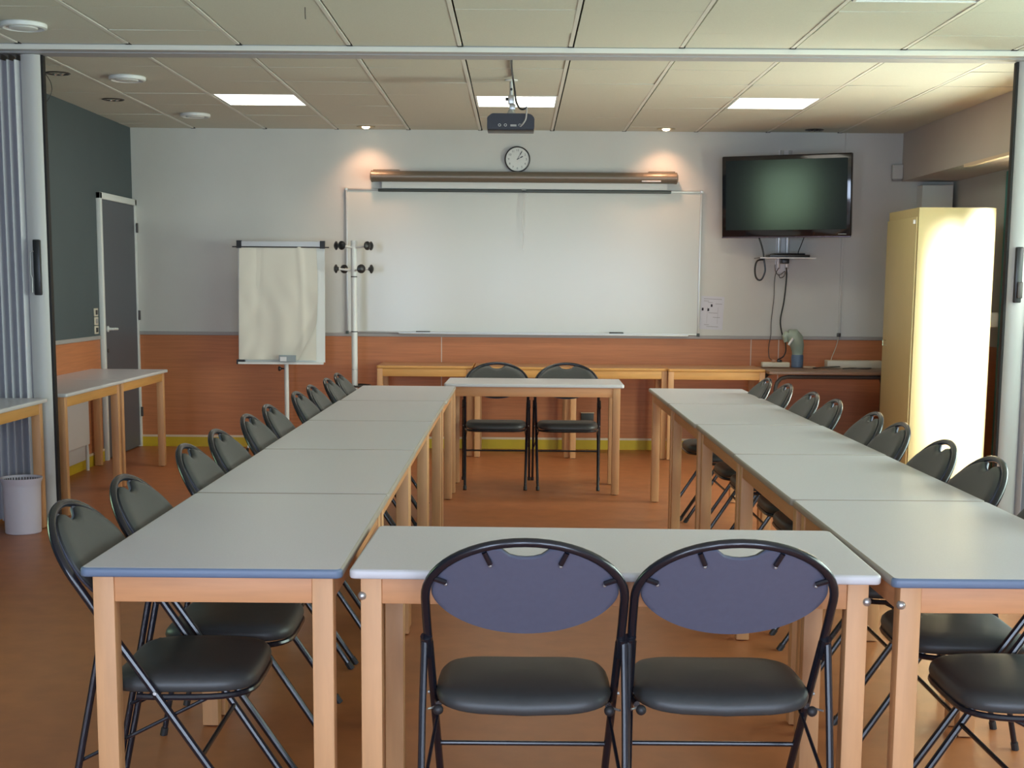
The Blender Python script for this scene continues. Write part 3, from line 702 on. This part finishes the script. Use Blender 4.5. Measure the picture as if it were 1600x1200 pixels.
for s in (-1, 1):
    bm = B(); panel(bm, s*.340-.020, s*.340+.020, 1.68, 1.742, -.034, .004); obj('clamp_end', bm, M_BLACK, cb, False)
bm = B(); add_tube(bm, [fc(-.395, -.028, 1.690), fc(.395, -.028, 1.690)], .005, 8); obj('hook_rod', bm, M_BLACK, cb)
# paper with waves and a lifted lower right corner
bm = B(); NX, NZ = 40, 60; grid = []
def wrinkle(u, v):
    d = .006*math.sin(u*11+1.5*math.sin(v*3))*(.3+v)+.004*math.sin(u*23-v*5+2*math.sin(v*7))*v*(1-v*.4)+.003*math.sin(v*21+u*13+3*math.sin(u*5))*v
    return d+.010*math.exp(-((u-.78-.06*v)/.035)**2)*(1-.6*v)-.008*math.exp(-((u-.25+.05*v)/.05)**2)*(1-v)
for j in range(NZ+1):
    row = []; v = j/NZ; z = 1.692-v*.915
    umax = 1-.22*max(0, v-.68)/.32
    for i in range(NX+1):
        u = i/NX*umax; x = -.340-.004*v+(.630+.012*math.sin(v*4))*u
        curl = .03*max(0, (u-.80)/.2+(v-.7)/.3-.35)
        row.append(bm.verts.new(fc(x, -.024-wrinkle(u, v)-.010*v-curl, z)))
    grid.append(row)
for j in range(NZ):
    for i in range(NX): bm.faces.new((grid[j][i], grid[j][i+1], grid[j+1][i+1], grid[j+1][i]))
obj('paper_sheet', bm, M_PAPER, t, angle=80)
bm = B(); panel(bm, -.336, .285, .772, 1.68, -.020, -.012); obj('paper_pad', bm, M_PAPER, t, False)
bm = B(); panel(bm, -.35, .345, .740, .757, -.055, .0); tr = obj('pen_ledge', bm, M_WHITE, t, False)
bm = B(); panel(bm, -.365, -.30, .738, .775, -.045, .012); obj('ledge_end', bm, M_BLACK, tr, False)
bm = B(); panel(bm, -.012, .125, .762, .815, -.075, -.052); hd = obj('height_lever_box', bm, mat('blue_grey_plastic', (.27, .32, .34), .4), t, False)
bm = B(); panel(bm, -.002, .050, .766, .802, -.082, -.074); obj('label_card', bm, M_PLAST, hd, False)
bm = B(); add_tube(bm, [(0.03, .015, .76), (.03, .015, .06)], .019, 14); obj('column', bm, M_WHITE, t)
bm = B(); add_tube(bm, [(.03, -.10, 1.0), (.03, .020, 1.0)], .0, 8) if False else add_box(bm, -.02, .08, .0, .03, .76, 1.1, .004); obj('back_bracket', bm, M_WHITE, t)
bm = B(); add_tube(bm, [(.012, .012, .700), (-.012, .008, .700)], .006, 8); add_lathe(bm, [(.010, 0), (.020, -.012), (.020, -.022), (.012, -.026)], -.010, .008, 12, 'x', .700); obj('clamp_knob', bm, M_BLACK, t)
for k in range(5):
    a = math.radians(198+72*k); u = Vector((math.cos(a), math.sin(a), 0)); p = Vector((.03, .015, 0))
    bm = B(); add_tube(bm, [p+Vector((0, 0, .085)), p+u*.18+Vector((0, 0, .070)), p+u*.33+Vector((0, 0, .058))], .014, 10, radii=[.018, .014, .011]); l_ = obj('foot', bm, M_WHITE, t)
    bm = B(); add_lathe(bm, [(.020, -.010), (.025, -.006), (.025, .006), (.020, .010)], p.x+u.x*.33, p.y+u.y*.33, 14, 'x', .0255); obj('castor', bm, M_BLACK, l_)
t = thing('coat_stand', 'white metal coat stand with round black knobs, left of the whiteboard', 'coat stand', (-1.335, 11.42, 0))
bm = B(); add_tube(bm, [(0, 0, .02), (0, 0, .66), (0, 0, 1.745)], .025, 20); obj('pole', bm, M_WHITE, t)
bm = B(); add_lathe(bm, [(.19, 0), (.19, .012), (.17, .024), (.03, .034)], 0, 0, 36); obj('base', bm, M_BLACK, t)
for z in (1.455, 1.01, .70):
    bm = B(); add_lathe(bm, [(.0255, -.004), (.027, -.003), (.027, .003), (.0255, .004)], 0, 0, 20, 'z', z); obj('band', bm, M_BLACK if z > .8 else M_ALU, t)
bm = B(); add_tube(bm, [(.13*math.cos(2*PI*k/28), .13*math.sin(2*PI*k/28), .568) for k in range(28)], .008, 8, closed=True)
for a in (.5, 2.6, 4.7): add_tube(bm, [(.02*math.cos(a), .02*math.sin(a), .568), (.13*math.cos(a), .13*math.sin(a), .568)], .005, 8)
obj('umbrella_ring', bm, M_BLACK, t)
for z, angs, zz in ((1.690, (200, 235, 325, 350), 0), (1.505, (190, 130, 300, 352), 0)):
    for a in angs:
        a = math.radians(a); u = Vector((math.cos(a), math.sin(a), 0)); v = Vector((0, 0, 1))
        bm = B(); add_tube(bm, [u*.02+v*z, u*.125+v*(z+.012)], .0085, 8); pg = obj('peg', bm, M_WHITE, t)
        bm = B(); c_ = u*.135+v*(z+.013); rr = [(.014, 0), (.018, .008), (.036, .017), (.036, .027), (.022, .036), (.012, .040)]
        add_tube(bm, [c_+u*(h-.012) for _, h in rr], .02, 14, radii=[r for r, _ in rr]); obj('knob', bm, M_BLACK, pg)

# ------------------------------------------------------------------ cream cabinet
t = thing('metal_cabinet', 'tall cream metal cabinet by the windows, its side brightly lit', 'cabinet', (3.13, 10.40, 0))
bm = B(); hx, hy, hz = .29, .40, 1.965
pr = round_rect(-hx, hx, -hy, hy, .012, 3)
# wide rounding on the window side front edge
o = [(-hx, -hy), (hx-.12, -hy)]+[(hx-.12+.12*math.sin(a*PI/16), -hy+.12-.12*math.cos(a*PI/16)) for a in range(1, 9)]+[(hx, hy), (-hx, hy)]
add_prism(bm, o, .03, hz, lambda a, b, h: (a, b, h)); obj('body', bm, M_CUP, t, angle=30)
bm = B(); add_box(bm, -hx+.02, hx-.06, -hy+.06, hy-.02, 0, .03); obj('plinth', bm, M_DMET, t)
bm = B(); add_box(bm, -hx-.014, -hx-.0005, -hy+.012, hy-.008, .06, hz-.065, .003); dd = obj('door', bm, M_CUP, t)
bm = B(); add_box(bm, -hx-.030, -hx-.014, -hy+.025, -hy+.045, hz-.115, hz-.085, .003); obj('catch', bm, M_WHITE, dd)
bm = B(); add_tube(bm, [(-hx-.014, hy-.10, 1.0), (-hx-.035, hy-.10, 1.0), (-hx-.035, hy-.10, .96), (-hx-.014, hy-.10, .96)], .006, 8); obj('door_handle', bm, M_CHROME, dd)

# alarm on the right soffit corner, switch on the facade
t = thing('alarm_sounder', 'small white alarm box high in the back right corner', 'alarm', (3.165, YW, 2.36))
bm = B(); add_box(bm, -.045, .045, -.055, -.0005, -.06, .06, .008, 3); obj('housing', bm, M_WALL, t)
bm = B(); add_box(bm, -.038, .038, -.050, -.004, -.076, -.058, .004); obj('lower_cover', bm, M_RAIL, t)
t = thing('switch_box', 'small white switch box on the facade just right of the cabinet', 'switch', (XF, 10.55, 1.165))
bm = B(); add_box(bm, -.105, -.0005, -.04, .04, -.055, .055, .008, 3); obj('housing', bm, M_PLAST, t)
bm = B(); add_box(bm, -.112, -.104, -.018, .018, -.03, .03, .002); obj('rocker', bm, M_PLAST, t)
# switches beside door
for k, z in enumerate((1.165, 1.098, 1.03)):
    lab = ['cream light switch beside the grey door, topmost of three', 'cream light switch beside the grey door, middle one of three', 'cream and black switch beside the grey door, lowest of three'][k]
    t = thing('light_switch', lab, 'switch', (XL, 10.745, z), 0, 'switches beside the door')
    bm = B(); add_box(bm, .0005, .010, -.045, .045, -.031, .031, .003); obj('plate', bm, M_CREAMP, t)
    bm = B(); add_box(bm, .010, .015, -.022, .022, -.018, .018, .002); obj('rocker', bm, M_BLACK if k == 2 else M_DMET if k == 0 else M_RAIL, t)
# radiator
t = thing('radiator', 'white flat radiator on the left wall beneath the tables', 'radiator', (XL, 9.72, 0))
bm = B(); add_box(bm, .03, .085, -.58, .52, .20, .62, .012, 3); obj('panel', bm, M_PLAST, t)
bm = B(); add_box(bm, .018, .055, -.56, .50, .085, .20, .004); obj('lower_casing', bm, mat('off_white_metal', (.60, .60, .62), .5), t)
bm = B(); add_tube(bm, [(.05, .55, .0), (.05, .555, .14), (.05, .54, .22), (.05, .515, .24)], .013, 10); obj('pipe', bm, M_WHITE, t)
bm = B(); add_box(bm, .0003, .03, -.3, -.26, .25, .55); add_box(bm, .0003, .03, .2, .24, .25, .55); obj('bracket', bm, M_WHITE, t)

# waste bin
t = thing('waste_bin', 'white plastic waste bin with slotted rim beside the left table leg', 'waste bin', (-2.765, 7.67, 0))
bm = B(); h = .312
add_lathe(bm, [(.093, 0), (.097, .004), (.102, h-.05), (.104, h-.028), (.112, h-.012), (.114, h), (.110, h), (.100, h-.03), (.094, .012), (.02, .010)], 0, 0, 40)
obj('bucket', bm, M_BIN, t, angle=40)
bm = B()
for k in range(40):
    a = 2*PI*k/40; add_box(bm, .1005*math.cos(a)-.002, .1005*math.cos(a)+.002, .1005*math.sin(a)-.002, .1005*math.sin(a)+.002, h-.028, h-.012)
obj('slots', bm, M_DMET, t)

# ------------------------------------------------------------------ ceiling things
def ceiling_light(x, y, label, z=HC, lit=True):
    t = thing('ceiling_light', label, 'ceiling light', (x, y, z), 0, 'recessed ceiling light panels')
    bm = B(); a = .283
    add_box(bm, -.283, .289, -.297, -.283, -.002, .07); add_box(bm, -.283, .289, .283, .297, -.002, .07); add_box(bm, -.284, -.270, -.283, .283, -.002, .07); add_box(bm, .275, .289, -.283, .283, -.002, .07)
    fr = obj('frame', bm, M_WHITE, t, False)
    bm = B(); add_box(bm, -.270, .275, -.283, .283, .022, .028); obj('diffuser', bm, M_LIGHT, t, False)
    bm = B()
    for k in range(-3, 4): add_box(bm, -.269, .274, k*.07-.002, k*.07+.002, .006, .021)
    obj('louvre', bm, M_EDGEW, t, False)
    return t
labs = {-3: 'lit square ceiling light panel, left one of the three in the back room', 0: 'lit square ceiling light panel behind the projector', 3: 'lit square ceiling light panel, right one of the three in the back room'}
for k in LP: ceiling_light(SX+.6*k+.3, RY-2.4+.3, labs[k])
ceiling_light(SX+2.1, 6.20, 'lit square ceiling light panel cut by the top edge at the right', HC-.004)
def spot(x, y, label, lit):
    t = thing('recessed_spotlight', label, 'spotlight', (x, y, HC), 0, 'recessed ceiling spotlights')
    bm = B(); add_lathe(bm, [(.075, 0), (.078, -.004), (.070, -.008), (.056, -.005), (.050, -.0005)], 0, 0, 32); obj('trim_ring', bm, M_DMET if not lit else M_BRASS, t)
    bm = B()
    if lit:
        add_sphere(bm, (0, 0, -.004), .032, 16, (1, 1, .5)); obj('bulb', bm, M_BULB, t)
    else:
        for dx in (-.018, .022): add_sphere(bm, (dx, 0, -.008), .013, 10, (1.2, 1, .6))
        obj('bulb', bm, M_CHROME, t)
    return t
for x, lab in ((-1.256, 'lit ceiling spotlight above the left end of the projection screen'), (1.206, 'lit ceiling spotlight above the right end of the projection screen')):
    spot(x, 11.66, lab, True)
    l = bpy.data.lights.new('halogen_beam', 'SPOT'); l.energy = 8; l.color = (1, .52, .30); l.spot_size = math.radians(100); l.spot_blend = 1; l.shadow_soft_size = .04
    o = bpy.data.objects.new('halogen_beam', l); col.objects.link(o); o.location = (x, 11.62, HC-.03); o.rotation_euler = Vector((0, .35, -1)).to_track_quat('-Z', 'Y').to_euler()
spot(2.421, 11.66, 'unlit ceiling spotlight above the television', False)
spot(-2.87, 10.067, 'unlit chrome ceiling spotlight near the grey-blue wall, farther one', False)
spot(-2.86, 8.84, 'unlit chrome ceiling spotlight beside the folded partition top', False)
for x, y, lab in ((-2.489, 7.19, 'round white ceiling vent in front of the partition track, at the left edge'), (-2.468, 8.98, 'round white ceiling vent just behind the partition track, middle one of the three'), (-2.481, 10.895, 'round white ceiling vent nearest the back wall')):
    t = thing('ceiling_vent', lab, 'vent', (x, y, HC), 0, 'round ceiling vents')
    bm = B(); add_lathe(bm, [(.112, -.0005), (.115, -.006), (.113, -.022), (.100, -.026), (.088, -.018), (.084, -.006)], 0, 0, 40); obj('outer_ring', bm, M_WHITE, t)
    bm = B(); add_lathe(bm, [(.020, -.006), (.055, -.012), (.070, -.020), (.066, -.026), (.03, -.030)], 0, 0, 32); obj('centre_disc', bm, M_WHITE, t)
t = thing('projector', 'black projector hanging from the ceiling on a silver mount', 'projector', (-.050, 9.0, 2.362))
bm = B()
o = [(-.150, 0), (.142, 0), (.146, .012), (.146, .070), (.128, .092), (.105, .098), (-.120, .098), (-.150, .075)]
add_prism(bm, o, -.11, .08, lambda a, b, h: (a, h, b)); 
bmesh.ops.bevel(bm, geom=bm.edges[:], offset=.004, segments=2, affect='EDGES'); obj('casing', bm, M_PROJ, t)
bm = B(); add_box(bm, -.148, .144, -.108, .078, -.006, .001, .003); obj('lower_cover', bm, M_BLACK, t)
for x in (-.072, -.035, .055):
    bm = B(); add_tube(bm, [(x+.008*math.cos(a*PI/8), -.113, .026+.007*math.sin(a*PI/8)) for a in range(16)], .0016, 6, closed=True); obj('socket', bm, M_EDGEW, t)
bm = B(); add_box(bm, -.004, .034, -.1125, -.1095, .018, .030); obj('socket', bm, M_RAIL, t)
t = thing('projector_mount', 'silver ceiling mount of the projector with pole and swivel joint', 'projector mount', (-.050, 9.0, HC))
bm = B(); add_tube(bm, [(0, 0, -.003), (0, 0, -.115)], .012, 12); obj('pole', bm, M_ALU, t)
bm = B(); add_lathe(bm, [(.04, -.0005), (.04, -.006), (.015, -.010)], 0, 0, 24); obj('ceiling_plate', bm, M_WHITE, t)
bm = B(); add_box(bm, -.020, .018, -.022, .022, -.150, -.095, .005); add_box(bm, -.012, .026, -.02, .02, -.185, -.150, .004); sw = obj('swivel', bm, M_STEEL, t)
bm = B(); add_tube(bm, [(-.020, 0, -.118), (-.036, 0, -.118)], .010, 10); add_tube(bm, [(0, -.023, -.060+.0), (0, -.012, -.060)], .008, 10); obj('knob', bm, M_BLACK, t)
bm = B(); add_box(bm, -.10, .075, -.06, .08, -.226, -.216, .003); add_tube(bm, [(0, 0, -.18), (0, 0, -.22)], .026, 16, radii=[.016, .034]); obj('cradle', bm, M_ALU, t)
cable('black cable running along the ceiling and down to the projector', [(-.046, 8.06, HC-.008), (-.046, 8.45, HC-.009), (-.040, 8.85, HC-.012), (-.028, 8.93, 2.60), (-.020, 8.94, 2.54), (.0, 8.90, 2.495), (.022, 8.87, 2.482), (.040, 8.865, 2.488), (.048, 8.865, 2.495)], .006)
cable('grey cable bent over the back of the projector', [(.048, 8.865, 2.495), (.046, 8.86, 2.46), (.040, 8.86, 2.42), (.024, 8.868, 2.395), (.008, 8.883, 2.380)], .005, M_RAIL)
bm = B(); add_tube(bm, [(-1.005, 6.72, HC-.0005), (-1.005, 6.72, HC-.030), (-1.004, 6.722, HC-.055)], .0022, 8); tag(obj('ceiling_hook', bm, M_DMET), 'thin dark wire hook hanging from the near ceiling tiles', 'hook')
cable('thin dark wire curving from the ceiling beside the left partition', [(-2.93, 8.80, HC-.001), (-2.90, 8.82, 2.62), (-2.895, 8.82, 2.56), (-2.93, 8.82, 2.50), (-2.99, 8.82, 2.46)], .0022, M_DMET)
